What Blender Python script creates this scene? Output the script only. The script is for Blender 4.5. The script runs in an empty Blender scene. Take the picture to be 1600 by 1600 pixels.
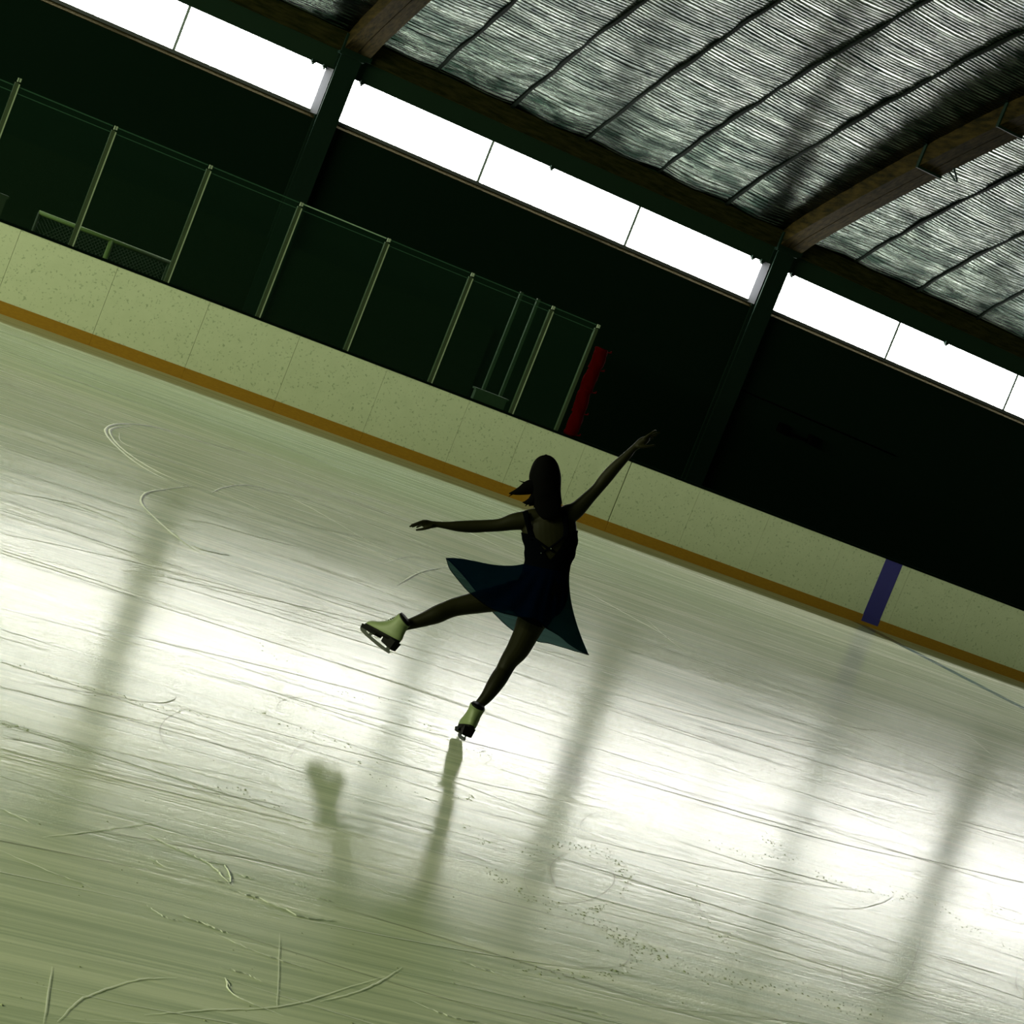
import bpy, math, random
import numpy as np
from mathutils import Vector, Matrix

random.seed(7)
RNG = np.random.default_rng(11)
SC = bpy.context.scene
COL = SC.collection

# ------------------------------------------------------------------ camera
F = 3320.0                       # focal length in pixels of the 1600 px frame
YAW, PITCH, ROLL, CAMH = 0.45548, -0.07644, 0.38041, 2.032
FW = Vector((math.sin(YAW)*math.cos(PITCH), math.cos(YAW)*math.cos(PITCH), math.sin(PITCH)))
_r = Vector((math.cos(YAW), -math.sin(YAW), 0)); _u = _r.cross(FW)
RT = math.cos(ROLL)*_r + math.sin(ROLL)*_u
UP = -math.sin(ROLL)*_r + math.cos(ROLL)*_u
CAM = Vector((0, 0, CAMH))
cd = bpy.data.cameras.new('camera'); cam = bpy.data.objects.new('camera', cd); COL.objects.link(cam)
cam.matrix_world = Matrix(((RT.x, UP.x, -FW.x, CAM.x), (RT.y, UP.y, -FW.y, CAM.y), (RT.z, UP.z, -FW.z, CAM.z), (0, 0, 0, 1)))
cd.sensor_width = 36.0; cd.sensor_fit = 'HORIZONTAL'; cd.lens = F/1600*36.0
cd.clip_start = 0.1; cd.clip_end = 300
SC.camera = cam

# ------------------------------------------------------------------ world, lights, exposure
WORLD_STRENGTH = 0.08
w = bpy.data.worlds.new('hall_air'); SC.world = w; w.use_nodes = True
wb = w.node_tree.nodes['Background']
wb.inputs[0].default_value = (0.50, 1.0, 0.50, 1); wb.inputs[1].default_value = WORLD_STRENGTH
# unseen fill light added at far left to brighten the boards and ice
FILL_POWER = 5600
ld = bpy.data.lights.new('fill_light', 'AREA'); ld.shape = 'RECTANGLE'; ld.size = 20; ld.size_y = 0.8
ld.energy = FILL_POWER; ld.color = (0.94, 1.0, 0.60)
lo = bpy.data.objects.new('fill_light', ld); COL.objects.link(lo)
lo.location = (-16, 13.5, 4.4)
lo.rotation_euler = (math.radians(78), 0, math.radians(-64))
WINDOW_STRENGTH = 28.0
vs = SC.view_settings
vs.view_transform = 'Standard'; vs.look = 'None'; vs.exposure = 0.0; vs.gamma = 1.0; vs.use_curve_mapping = False

# ------------------------------------------------------------------ helpers
def ray(px, py): return FW + RT*((px-800)/F) - UP*((py-800)/F)
def ice(px, py, z=0.0):
    d = ray(px, py); return CAM + d*((z-CAMH)/d.z)

class MB:
    def __init__(self): self.v = []; self.f = []
    def add(self, vs_, fs):
        o = len(self.v); self.v += [tuple(p) for p in vs_]; self.f += [tuple(i+o for i in f) for f in fs]; return self
    def box(self, x0, x1, y0, y1, z0, z1):
        return self.add([(x0,y0,z0),(x1,y0,z0),(x1,y1,z0),(x0,y1,z0),(x0,y0,z1),(x1,y0,z1),(x1,y1,z1),(x0,y1,z1)],
            [(0,3,2,1),(4,5,6,7),(0,1,5,4),(1,2,6,5),(2,3,7,6),(3,0,4,7)])
    def prism(self, poly, axis, a, b):
        # poly: 2D points; extruded along axis ('x': poly is (y,z))
        n = len(poly)
        mk = {'x': lambda p, t: (t, p[0], p[1]), 'y': lambda p, t: (p[0], t, p[1]), 'z': lambda p, t: (p[0], p[1], t)}[axis]
        vs_ = [mk(p, a) for p in poly] + [mk(p, b) for p in poly]
        return self.add(vs_, [tuple(range(n))[::-1], tuple(range(n, 2*n))] + [(i, (i+1) % n, n+(i+1) % n, n+i) for i in range(n)])
    def rings(self, rs, cap=True):
        n = len(rs[0]); vs_ = [p for r in rs for p in r]; fs = []
        for k in range(len(rs)-1):
            for i in range(n):
                j = (i+1) % n; fs.append((k*n+i, k*n+j, (k+1)*n+j, (k+1)*n+i))
        if cap: fs += [tuple(range(n))[::-1], tuple(range((len(rs)-1)*n, len(rs)*n))]
        return self.add(vs_, fs)
    def tube(self, pts, rad, n=8, flat=None):
        pts = [Vector(p) for p in pts]; rs = []
        if not hasattr(rad, '__len__'): rad = [rad]*len(pts)
        for i, p in enumerate(pts):
            t = (pts[min(i+1, len(pts)-1)] - pts[max(i-1, 0)]).normalized()
            ref = flat if flat is not None else (Vector((0,0,1)) if abs(t.z) < .9 else Vector((1,0,0)))
            d = (ref - t*ref.dot(t)).normalized(); s = t.cross(d)
            ra, rb = rad[i] if hasattr(rad[i], '__len__') else (rad[i], rad[i])
            rs.append([p + s*(ra*math.cos(2*math.pi*k/n)) + d*(rb*math.sin(2*math.pi*k/n)) for k in range(n)])
        return self.rings(rs)
    def build(self, name, mat, parent=None, smooth=False):
        me = bpy.data.meshes.new(name); me.from_pydata(self.v, [], self.f); me.update()
        import bmesh
        bm = bmesh.new(); bm.from_mesh(me); bmesh.ops.recalc_face_normals(bm, faces=bm.faces); bm.to_mesh(me); bm.free()
        if mat: me.materials.append(mat)
        if smooth:
            for p in me.polygons: p.use_smooth = True
        o = bpy.data.objects.new(name, me); COL.objects.link(o)
        if parent is not None:
            o.parent = parent; o.matrix_parent_inverse = pinv(parent)
        return o
def pinv(par):
    # meshes keep world coordinates; only the Empties have a place of their own
    return Matrix.Translation(par.location).inverted() if par.type == 'EMPTY' else Matrix()
def empty(name, loc):
    o = bpy.data.objects.new(name, None); COL.objects.link(o); o.location = loc; o.empty_display_size = .1; return o
def tag(o, label=None, cat=None, group=None, kind=None):
    for k, v in (('label', label), ('category', cat), ('group', group), ('kind', kind)):
        if v: o[k] = v
    return o

# ------------------------------------------------------------------ materials
def mat(name, color, rough=0.6, metal=0.0, spec=0.5):
    m = bpy.data.materials.new(name); m.use_nodes = True
    b = m.node_tree.nodes['Principled BSDF']
    b.inputs['Base Color'].default_value = (*color, 1); b.inputs['Roughness'].default_value = rough
    b.inputs['Metallic'].default_value = metal; b.inputs['Specular IOR Level'].default_value = spec
    return m
class NT:
    def __init__(self, m): self.t = m.node_tree; self.n = self.t.nodes; self.l = self.t.links; self.b = self.n['Principled BSDF']
    def new(self, typ, **kw):
        n = self.n.new(typ)
        for k, v in kw.items(): setattr(n, k, v)
        return n
    def link(self, a, b): self.l.new(a, b)
    def coords(self, scale=(1,1,1), rot=(0,0,0), loc=(0,0,0)):
        tc = self.new('ShaderNodeTexCoord'); mp = self.new('ShaderNodeMapping')
        mp.inputs['Scale'].default_value = scale; mp.inputs['Rotation'].default_value = rot; mp.inputs['Location'].default_value = loc
        self.link(tc.outputs['Object'], mp.inputs['Vector']); return mp.outputs[0]
    def noise(self, vec, scale, detail=4, rough=.55, dist=0.0):
        n = self.new('ShaderNodeTexNoise'); n.inputs['Scale'].default_value = scale; n.inputs['Detail'].default_value = detail
        n.inputs['Roughness'].default_value = rough; n.inputs['Distortion'].default_value = dist
        self.link(vec, n.inputs['Vector']); return n.outputs['Fac']
    def ramp(self, fac, stops):
        r = self.new('ShaderNodeValToRGB'); e = r.color_ramp.elements
        while len(e) < len(stops): e.new(0.5)
        for i, (p, c) in enumerate(stops):
            e[i].position = p; e[i].color = (c, c, c, 1) if not hasattr(c, '__len__') else (*c, 1)
        self.link(fac, r.inputs[0]); return r.outputs[0]
    def math(self, op, a, b=None, c=None):
        m = self.new('ShaderNodeMath', operation=op)
        for i, x in enumerate((a, b, c)):
            if x is None: continue
            if isinstance(x, (int, float)): m.inputs[i].default_value = x
            else: self.link(x, m.inputs[i])
        return m.outputs[0]
    def mix(self, fac, a, b):
        m = self.new('ShaderNodeMix', data_type='RGBA')
        for sock, x in ((m.inputs[0], fac), (m.inputs[6], a), (m.inputs[7], b)):
            if isinstance(x, (int, float)): sock.default_value = x
            elif isinstance(x, tuple): sock.default_value = (*x, 1)
            else: self.link(x, sock)
        return m.outputs[2]
    def bump(self, h, strength, dist, normal=None):
        b = self.new('ShaderNodeBump'); b.inputs['Strength'].default_value = strength; b.inputs['Distance'].default_value = dist
        self.link(h, b.inputs['Height'])
        if normal is not None: self.link(normal, b.inputs['Normal'])
        return b.outputs[0]

M = {}
# ice: pale, streaked along the length of the rink
m = M['ice'] = mat('ice', (.7,.72,.6), .22); t = NT(m)
rz = lambda d: (0, 0, math.radians(d))
n1 = t.noise(t.coords((.10, 3.2, 1), rz(3)), 1.6, 6, .62)
n2 = t.noise(t.coords((.22, 14, 1), rz(-4)), 1.3, 5, .65)
n3 = t.noise(t.coords((.6, 60, 1), rz(1.5)), 1.0, 3, .6)
n4 = t.noise(t.coords((.35, .7, 1)), .9, 3, .5)
st = t.math('ADD', t.math('MULTIPLY', n1, .45), t.math('ADD', t.math('MULTIPLY', n2, .35), t.math('MULTIPLY', n3, .2)))
snow = t.ramp(st, [(.44, 0.), (.57, 1.)])
fine = t.ramp(n2, [(.60, 0.), (.70, 1.)])
basec = t.mix(snow, (.50,.57,.40), (.76,.80,.60))
basec = t.mix(t.math('MULTIPLY', fine, .5), basec, (.90,.92,.76))
# blue line painted under the ice, across the rink
sx = t.new('ShaderNodeSeparateXYZ'); tc = t.new('ShaderNodeTexCoord'); t.link(tc.outputs['Object'], sx.inputs[0])
dx = t.math('ABSOLUTE', t.math('SUBTRACT', sx.outputs[0], 18.72))
line = t.math('LESS_THAN', dx, .15)
basec = t.mix(t.math('MULTIPLY', line, .9), basec, (.03,.12,.18))
t.link(basec, t.b.inputs['Base Color'])
rg = t.ramp(t.math('ADD', t.math('MULTIPLY', n2, .6), t.math('MULTIPLY', n4, .4)), [(.3, .115), (.7, .215)])
t.link(rg, t.b.inputs['Roughness'])
bp = t.bump(n3, .16, .003); bp = t.bump(n2, .18, .006, bp)
t.link(bp, t.b.inputs['Normal'])
t.b.inputs['IOR'].default_value = 1.33; t.b.inputs['Specular IOR Level'].default_value = .085
# dasher boards: white plastic with grey flecks
m = M['board'] = mat('board', (.7,.72,.6), .55, spec=.3); t = NT(m)
c = t.coords(); a = t.noise(c, 32, 2, .5); b_ = t.noise(c, 7, 3, .5)
t.link(t.mix(t.ramp(a, [(.61, 0.), (.70, .55)]), t.mix(b_, (.54,.59,.43), (.62,.66,.50)), (.18,.25,.13)), t.b.inputs['Base Color'])
m = M['kick'] = mat('kick', (.62,.30,.03), .5); t = NT(m)
t.link(t.mix(t.noise(t.coords((2,2,8)), 9, 4), (.24,.11,.005), (.40,.21,.012)), t.b.inputs['Base Color'])
M['cap'] = mat('cap', (.002,.005,.003), .9, spec=.0)
M['blue'] = mat('blue', (.035,.03,.24), .5)
M['seam'] = mat('seam', (.01,.015,.01), .7)
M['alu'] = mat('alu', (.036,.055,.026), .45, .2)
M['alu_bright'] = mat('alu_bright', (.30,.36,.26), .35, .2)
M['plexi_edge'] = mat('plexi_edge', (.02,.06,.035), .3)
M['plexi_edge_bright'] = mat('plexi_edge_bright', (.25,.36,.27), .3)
m = M['plexi'] = bpy.data.materials.new('plexi'); m.use_nodes = True
nt = m.node_tree; nt.nodes.remove(nt.nodes['Principled BSDF']); out = nt.nodes['Material Output']
tr = nt.nodes.new('ShaderNodeBsdfTransparent'); tr.inputs[0].default_value = (.86,.95,.88,1)
gl = nt.nodes.new('ShaderNodeBsdfGlossy'); gl.inputs['Roughness'].default_value = .12; gl.inputs[0].default_value = (.7,.9,.75,1)
mx = nt.nodes.new('ShaderNodeMixShader'); mx.inputs[0].default_value = .022
nt.links.new(tr.outputs[0], mx.inputs[1]); nt.links.new(gl.outputs[0], mx.inputs[2]); nt.links.new(mx.outputs[0], out.inputs[0])
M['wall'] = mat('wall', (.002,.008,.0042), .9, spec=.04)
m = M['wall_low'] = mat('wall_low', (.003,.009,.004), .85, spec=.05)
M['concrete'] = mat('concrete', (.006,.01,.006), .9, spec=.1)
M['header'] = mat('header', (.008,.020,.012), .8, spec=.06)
def wood(name, c1, c2, sc):
    m = mat(name, c1, .85, spec=.03); t = NT(m)
    n = t.noise(t.coords(sc), 6, 6, .65); t.link(t.mix(t.ramp(n, [(.35, 0.), (.65, 1.)]), c1, c2), t.b.inputs['Base Color'])
    t.link(t.bump(n, .4, .01), t.b.inputs['Normal']); return m
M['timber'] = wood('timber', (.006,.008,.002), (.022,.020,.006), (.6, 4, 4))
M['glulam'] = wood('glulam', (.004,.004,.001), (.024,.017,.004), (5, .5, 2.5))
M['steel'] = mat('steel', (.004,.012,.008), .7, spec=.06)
M['jamb'] = mat('jamb', (.07,.073,.085), .7, spec=.06)
M['sill'] = mat('sill', (.024,.020,.007), .8, spec=.05)
M['bar'] = mat('bar', (.22,.26,.28), .7, spec=.05)
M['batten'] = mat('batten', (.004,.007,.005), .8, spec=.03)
def glow(name, col, s):
    m = bpy.data.materials.new(name); m.use_nodes = True; nt = m.node_tree
    nt.nodes.remove(nt.nodes['Principled BSDF']); e = nt.nodes.new('ShaderNodeEmission')
    e.inputs[0].default_value = (*col, 1); e.inputs[1].default_value = s
    nt.links.new(e.outputs[0], nt.nodes['Material Output'].inputs[0]); return m
M['day'] = glow('daylit_pane', (1.0, .985, .93), WINDOW_STRENGTH)
M['day_dim'] = glow('daylit_dim_strip', (.95, .97, .92), WINDOW_STRENGTH*.35)
# foil insulation under the roof: creased metal sheet, fine ridges running along the hall
m = M['foil'] = mat('foil', (.80,.86,.80), .19, 1.0); t = NT(m)
cc = t.coords((1,1,1))
wv = t.new('ShaderNodeTexWave', wave_type='BANDS', bands_direction='Y', wave_profile='SIN')
t.link(t.coords((.06, 1, .55)), wv.inputs['Vector']); wv.inputs['Scale'].default_value = 5.6
wv.inputs['Distortion'].default_value = 2.6; wv.inputs['Detail'].default_value = 3; wv.inputs['Detail Scale'].default_value = 1.6
cr = t.noise(t.coords((1.1, 11, 7)), 1.6, 5, .65, .4)
big = t.noise(t.coords((.7, 2.2, 1.4)), 1.1, 3, .5)
b1 = t.bump(wv.outputs['Fac'], .7, .016); b1 = t.bump(cr, .5, .035, b1); b1 = t.bump(big, .25, .08, b1)
t.link(b1, t.b.inputs['Normal'])
mottle = t.noise(t.coords((1.5, 4, 3)), 1.2, 5, .6)  # noise varying the foil between dark green and pale grey
t.link(t.mix(t.ramp(mottle, [(.40, 0.), (.62, 1.)]), (.008,.023,.014), (.118,.145,.121)), t.b.inputs['Base Color'])
M['red'] = mat('red', (.045,.0008,.0008), .9, spec=.01)
M['net'] = mat('net', (.006,.015,.005), .8)
M['rail'] = mat('rail', (.10,.13,.045), .6)
M['sign'] = mat('sign', (.0012,.0015,.0012), .9, spec=.0)
M['panel_green'] = mat('panel_green', (.014,.03,.014), .7)
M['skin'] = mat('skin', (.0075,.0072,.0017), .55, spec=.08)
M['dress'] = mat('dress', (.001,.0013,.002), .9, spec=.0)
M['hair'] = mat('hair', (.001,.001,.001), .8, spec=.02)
M['boot'] = mat('boot', (.125,.16,.075), .5, spec=.3)
M['sole'] = mat('sole', (.0015,.0015,.0015), .6, spec=.05)
M['steel_blade'] = mat('steel_blade', (.004,.009,.005), .5, .0, spec=.15)
M['lace'] = mat('lace', (.05,.055,.03), .8)
M['crystal'] = mat('crystal', (.9,.9,.9), .05, 1.0)
M['eye'] = mat('eye', (.5,.5,.45), .2)
m = M['snow'] = mat('snow', (.97,.98,.92), .8, spec=.2); nt = m.node_tree; b_ = nt.nodes['Principled BSDF']
tl = nt.nodes.new('ShaderNodeBsdfTranslucent'); tl.inputs[0].default_value = (.9,.92,.82,1); mx = nt.nodes.new('ShaderNodeMixShader'); mx.inputs[0].default_value = .05
nt.links.new(b_.outputs[0], mx.inputs[1]); nt.links.new(tl.outputs[0], mx.inputs[2]); nt.links.new(mx.outputs[0], nt.nodes['Material Output'].inputs[0])
M['shaving'] = mat('shaving', (.42,.46,.28), .9, spec=.1)
M['groove'] = mat('groove', (.36,.38,.26), .6, spec=.2)
m = M['chiffon'] = bpy.data.materials.new('chiffon'); m.use_nodes = True
nt = m.node_tree; nt.nodes.remove(nt.nodes['Principled BSDF']); out = nt.nodes['Material Output']
tr = nt.nodes.new('ShaderNodeBsdfTransparent'); tr.inputs[0].default_value = (.10,.20,.18,1)
df = nt.nodes.new('ShaderNodeBsdfDiffuse'); df.inputs[0].default_value = (.0004,.0024,.010,1)
tl = nt.nodes.new('ShaderNodeBsdfTranslucent'); tl.inputs[0].default_value = (.0008,.0045,.017,1)
ad = nt.nodes.new('ShaderNodeAddShader'); mx = nt.nodes.new('ShaderNodeMixShader'); mx.inputs[0].default_value = .55
nt.links.new(df.outputs[0], ad.inputs[0]); nt.links.new(tl.outputs[0], ad.inputs[1])
nt.links.new(tr.outputs[0], mx.inputs[1]); nt.links.new(ad.outputs[0], mx.inputs[2]); nt.links.new(mx.outputs[0], out.inputs[0])

# ------------------------------------------------------------------ structure
BY = 25.917                     # face of the boards
BH = 1.05
WY = 29.417                     # far long wall
X0, X1 = -22.0, 52.0
ZB, ZT = 3.965, 4.604           # window opening
RY, RZ = 29.39, 5.18           # where the roof lining starts
def roof(t_): return RZ + .6*t_ - .0155*t_*t_ + (.2*t_ - .2*t_*t_ if t_ < .5 else .05)

MB().box(X0, X1, -9.0, BY+.12, -.30, 0).build('floor', M['ice'])['kind'] = 'structure'
MB().box(X0, X1, BY+.12, WY+.3, -.30, .02).build('floor_walkway', M['concrete'])['kind'] = 'structure'
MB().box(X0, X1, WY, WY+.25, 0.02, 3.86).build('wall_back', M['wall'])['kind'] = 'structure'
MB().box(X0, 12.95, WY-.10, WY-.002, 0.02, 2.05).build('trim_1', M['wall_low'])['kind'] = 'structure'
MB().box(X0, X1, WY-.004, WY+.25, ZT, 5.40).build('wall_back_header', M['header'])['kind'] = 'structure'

COLX = [-6.26+.0, 1.54, 9.327, 17.123, 24.92, 32.72, 40.51]
COLW = .16
names = ['behind the leftmost rink glass', 'just left of the picture edge', 'above the third full pane of rink glass', 'above the raised right hand of the skater', 'right of the picture edge', 'second right of the picture edge', 'far right']
def lab_col(i): return {2: 'dark steel wall column between the first two long windows', 3: 'dark steel wall column between the second and third long windows'}.get(i, 'dark steel wall column ' + names[i])
for i, x in enumerate(COLX):
    if not 0 < i < 6: continue
    e = empty('steel_column', (x, WY-.15, .02)); tag(e, lab_col(i), 'column', 'columns of the far wall')
    k = MB().box(x-COLW, x+COLW, WY-.16, WY-.135, .02, 4.88).box(x-COLW, x+COLW, WY-.035, WY-.003, .02, 4.88).box(x-.015, x+.015, WY-.135, WY-.035, .02, 4.88)
    k.build('shaft', M['steel'], e)
    MB().box(x-.2, x+.2, WY-.19, WY-.09, 4.84, 4.88).build('head_plate', M['steel'], e)

# windows: one band per bay between the columns
mull = {1: [4.35, 6.965], 2: [11.87, 14.51], 3: [19.70, 22.30], 4: [27.5, 30.1], 5: [35.3, 37.9]}
for wi in (1, 2, 3, 4, 5):
    xa, xb = COLX[wi]+COLW, COLX[wi+1]-COLW
    fr = MB()
    fr.box(xa, xb, WY+.005, WY+.05, ZT-.006, ZT-.0005); fr.box(xa, xb, WY+.005, WY+.05, ZB-.05, ZB+.004)
    ml = MB()
    for mx_ in mull[wi]: ml.box(mx_-.021, mx_+.021, WY+.006, WY+.02, ZB, ZT)
    f = fr.build('window_%d' % wi, M['jamb']); f['kind'] = 'structure'
    ml.build('glazing_bar', M['bar'], f)
    MB().box(xa, xb, WY+.024, WY+.034, ZB, ZT).build('glass', M['day'], f)
    ox = COLX[wi]+4.60
    MB().box(ox-.25, ox+.25, WY+.012, WY+.018, ZB, ZT).build('dim_strip', M['day_dim'], f)  # dimmer glowing strip standing in for a darker object outside the window
    # splayed sill catching the light, in two steps
    s = MB().prism([(WY+.06, ZB+.002), (WY+.005, ZB-.045), (WY+.005, ZB-.055), (WY+.06, ZB-.055)], 'x', xa, xb)
    s.prism([(WY+.015, ZB-.052), (WY-.045, ZB-.098), (WY-.045, ZB-.105), (WY+.06, ZB-.105), (WY+.06, ZB-.052)], 'x', xa, xb)
    s.build('sill', M['sill'], f)
    MB().prism([(xb-.085, WY+.012), (xb, WY-.09), (xb, WY+.012)], 'z', ZB-.04, ZT).build('jamb', M['jamb'], f)
    for lx in (xa+.16, xb-.12, xb-.30, xa+3.4):
        MB().box(lx-.03, lx+.03, WY-.05, WY+.02, ZT-.03, ZT+.02).box(lx-.012, lx+.012, WY-.05, WY+.01, ZT-.055, ZT-.03).build('latch', M['steel'], f)

# timber wall plate above the header
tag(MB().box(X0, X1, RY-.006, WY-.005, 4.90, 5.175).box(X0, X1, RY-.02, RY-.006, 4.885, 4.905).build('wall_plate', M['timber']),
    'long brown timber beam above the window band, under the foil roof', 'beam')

# roof lining: foil sheets sagging between the battens
BX = [9.327 + 7.796*k for k in range(-2, 5)]
seams = []
for b0 in BX[:-1]:
    seams += [b0, b0+1.25, b0+2.55, b0+3.85, b0+5.17, b0+6.47]
seams.append(BX[-1])
xs = []
for a, b in zip(seams[:-1], seams[1:]):
    n = 14 if -0.5 < a < 26 else 5
    xs += [(a+(b-a)*i/n, math.sin(math.pi*i/n)) for i in range(n)]
xs.append((seams[-1], 0))
ts = [-.02] + list(np.linspace(.04, .6, 15)) + list(np.linspace(.7, 12, 124)) + list(np.linspace(12.4, 37, 40))
ph = RNG.uniform(0, 6.28, 40)
V = []; Fc = []
for j, tt in enumerate(ts):
    for i, (x, s) in enumerate(xs):
        cell = int(x*1.0) % 17
        wr = .006*math.sin(9*tt + 1.3*math.sin(1.1*x) + 2.0*math.sin(.7*x)) + .007*math.sin(19*tt+1.7*math.sin(1.3*x+1)) + .004*math.sin(33*tt+2*math.sin(1.9*x))
        edge = .03*math.exp(-tt*3)*math.sin(5.3*x)
        V.append((x, RY-tt, roof(max(tt, 0)) - .025*s + wr*(.4+.6*s) + edge*.4))
nx = len(xs)
for j in range(len(ts)-1):
    for i in range(nx-1): Fc.append((j*nx+i, j*nx+i+1, (j+1)*nx+i+1, (j+1)*nx+i))
c_ = MB().add(V, Fc).build('ceiling', M['foil'], smooth=True); c_['kind'] = 'structure'

# battens holding the seams of the foil
lab = {}
order = ['first', 'second', 'third', 'fourth', 'fifth']
for bi, b0 in enumerate(BX):
    if bi not in (1, 2, 3): continue
    for k, off in enumerate((1.25, 2.55, 3.85, 5.17, 6.47)):
        x = b0+off
        if x < 6 or x > 23: continue
        P = []; n = 60
        for i in range(n+1):
            tt = .0 + 12*i/n
            P.append((tt, .06+.012*math.sin(3.1*tt+bi*2+k) + .008*math.sin(8*tt+k)))
        mb = MB(); rs = []
        for tt, wob in P:
            yy, zz = RY-tt, roof(tt)
            hw = .022 + .006*math.sin(5*tt+k*1.7); dz = -.012 - .025*abs(math.sin(1.3*tt+k))
            rs.append([(x+wob-hw, yy, zz+dz), (x+wob+hw, yy, zz+dz), (x+wob+hw*.6, yy, zz+.05), (x+wob-hw*.6, yy, zz+.05)])
        mb.rings(rs)
        where = {1: 'left of the first roof beam', 2: 'between the two roof beams', 3: 'right of the second roof beam'}[bi]
        tag(mb.build('ceiling_batten', M['batten'], smooth=False), 'dark batten along a foil seam, %s of those %s' % (order[k], where), 'batten', 'battens over the foil seams')

# glued timber roof beams following the arch, one per column
for i, x in enumerate(COLX):
    if i not in (2, 3): continue
    e = empty('roof_beam', (x, RY, 4.88))
    tag(e, {2: 'brown timber arched roof beam meeting the left column, at the top edge', 3: 'brown timber arched roof beam meeting the right column, reaching the right edge'}.get(i, 'brown timber arched roof beam %s the picture' % ('left of' if i == 1 else 'right of')), 'beam', 'arched roof beams')
    for s_, (xa, xb) in enumerate(((x-.13, x+.07), (x+.082, x+.28))):
        rs = []
        for k in range(61):
            tt = 20*k/60
            z1 = roof(tt) + .04; z0 = roof(tt) - (.29 + .05*min(tt/3, 1))
            rs.append([(xa, RY-tt, z0), (xb, RY-tt, z0), (xb, RY-tt, z1), (xa, RY-tt, z1)])
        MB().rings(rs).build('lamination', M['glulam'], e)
    for tt in (2.9, 4.4):
        z0 = roof(tt) - .36
        MB().box(x-.15, x+.30, RY-tt-.03, RY-tt+.03, z0, z0+.36).build('strap', M['steel'], e)
    MB().box(x-.16, x+.31, RY-.08, RY-.035, 4.88, 5.15).build('shoe_plate', M['steel'], e)
# little cable loop on the right beam
cl = [(17.36, RY-3.0 - .02*k, roof(3.0) - .22 - .16*math.sin(math.pi*k/10)) for k in range(11)]
cl = [(p[0] + .22*math.sin(math.pi*k/10), p[1], p[2]) for k, p in enumerate(cl)]
tag(MB().tube(cl, .014, 6).build('cable_loop', M['steel'], smooth=True), 'small dark cable loop hanging off the right roof beam', 'cable')

# ------------------------------------------------------------------ dasher boards
edges = [-3.6, -2.35, -1.1, .15, 1.40, 2.68, 3.93, 5.19, 6.448, 7.69, 8.96, 10.24, 11.50, 12.40, 13.36, 14.13, 15.32, 16.55, 17.90, 19.20, 20.45, 21.70, 22.95, 24.20, 25.45]
where = {5.19: 'first whole panel from the left edge, below the mesh barrier', 6.448: 'below the second glass pane, right of the mesh barrier', 7.69: 'below the third glass pane', 8.96: 'below the fourth glass pane, the one with a bright top edge',
         10.24: 'below the fifth glass pane', 11.50: 'below the sixth glass pane', 12.40: 'below the last narrow pane and red bundle', 14.13: 'just right of the rink gate', 15.32: 'second right of the rink gate',
         16.55: 'just left of the blue striped panel', 19.20: 'just right of the blue striped panel', 20.45: 'second right of the blue striped panel, at the right edge', 3.93: 'cut by the left picture edge'}
for a, b in zip(edges[:-1], edges[1:]):
    if a < 2.6 or b > 23: continue
    g = 0.010 if abs(a-14.13) < .01 else .0025
    gate = abs(a-13.36) < .01; blue = abs(a-17.90) < .01
    e = empty('rink_gate' if gate else 'dasher_board', ((a+b)/2, BY, 0))
    if gate: tag(e, 'narrow speckled gate in the boards behind the skater, dark gap on its right', 'gate')
    elif blue: tag(e, 'speckled rink board with the dark blue upright stripe', 'rink board', 'speckled rink boards')
    else: tag(e, 'speckled white rink board, ' + where.get(a, 'beyond the picture edge'), 'rink board', 'speckled rink boards')
    bg = 0.010 if gate else .0025
    MB().box(a+g, b-bg, BY, BY+.06, .15, BH-.012).build('facing', M['board'], e)
    MB().box(a+g*.5, b-.001, BY-.012, BY+.06, .0, .15).build('kick_strip', M['kick'], e)
    MB().box(a, b, BY-.015, BY+.11, BH-.012, BH+.02).build('cap_rail', M['cap'], e)
    MB().box(a, b, BY+.062, BY+.10, .02, BH-.012).build('backing', M['seam'], e)
    if blue: MB().box(18.714, 19.033, BY-.003, BY, .15, BH-.012).build('blue_stripe', M['blue'], e); MB().box(18.714, 19.033, BY-.0135, BY-.0122, .05, .15).build('blue_stripe', M['blue'], e)

# ------------------------------------------------------------------ rink glass and posts
PX = [3.292, 4.558] + [5.824+1.266*i for i in range(6)] + [12.886]
GZ = 2.60
desc = ['at the left picture edge', 'first from the left picture edge', 'second from the left picture edge', 'third from the left picture edge', 'fourth from the left picture edge', 'fifth from the left picture edge', 'second from the right end of the glass', 'at the right end, beside the red bundle']
pdesc = ['cut by the left picture edge', 'first whole pane, mesh barrier at its lower right', 'second whole pane, mesh barrier behind its lower left', 'third whole pane from the left', 'fourth whole pane, the one with a bright top edge', 'fifth whole pane from the left', 'sixth pane, two thin uprights behind it', 'last narrow pane beside the red bundle']
GY = BY+.045
for i in range(8):
    a, b = PX[i]+.028, PX[i+1]-.037
    e = empty('rink_glass', ((a+b)/2, GY, BH+.02)); tag(e, 'clear rink glass, ' + pdesc[i], 'rink glass', 'clear panes above the rink boards')
    MB().box(a, b, GY, GY+.010, BH+.02, GZ).build('pane', M['plexi'], e)
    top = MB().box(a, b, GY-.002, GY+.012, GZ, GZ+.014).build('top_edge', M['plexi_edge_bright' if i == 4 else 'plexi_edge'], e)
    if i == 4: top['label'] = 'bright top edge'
    MB().box(a, b, GY-.001, GY+.0, GZ-.075, GZ-.065).build('edge_strip', M['plexi_edge'], e)
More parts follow.
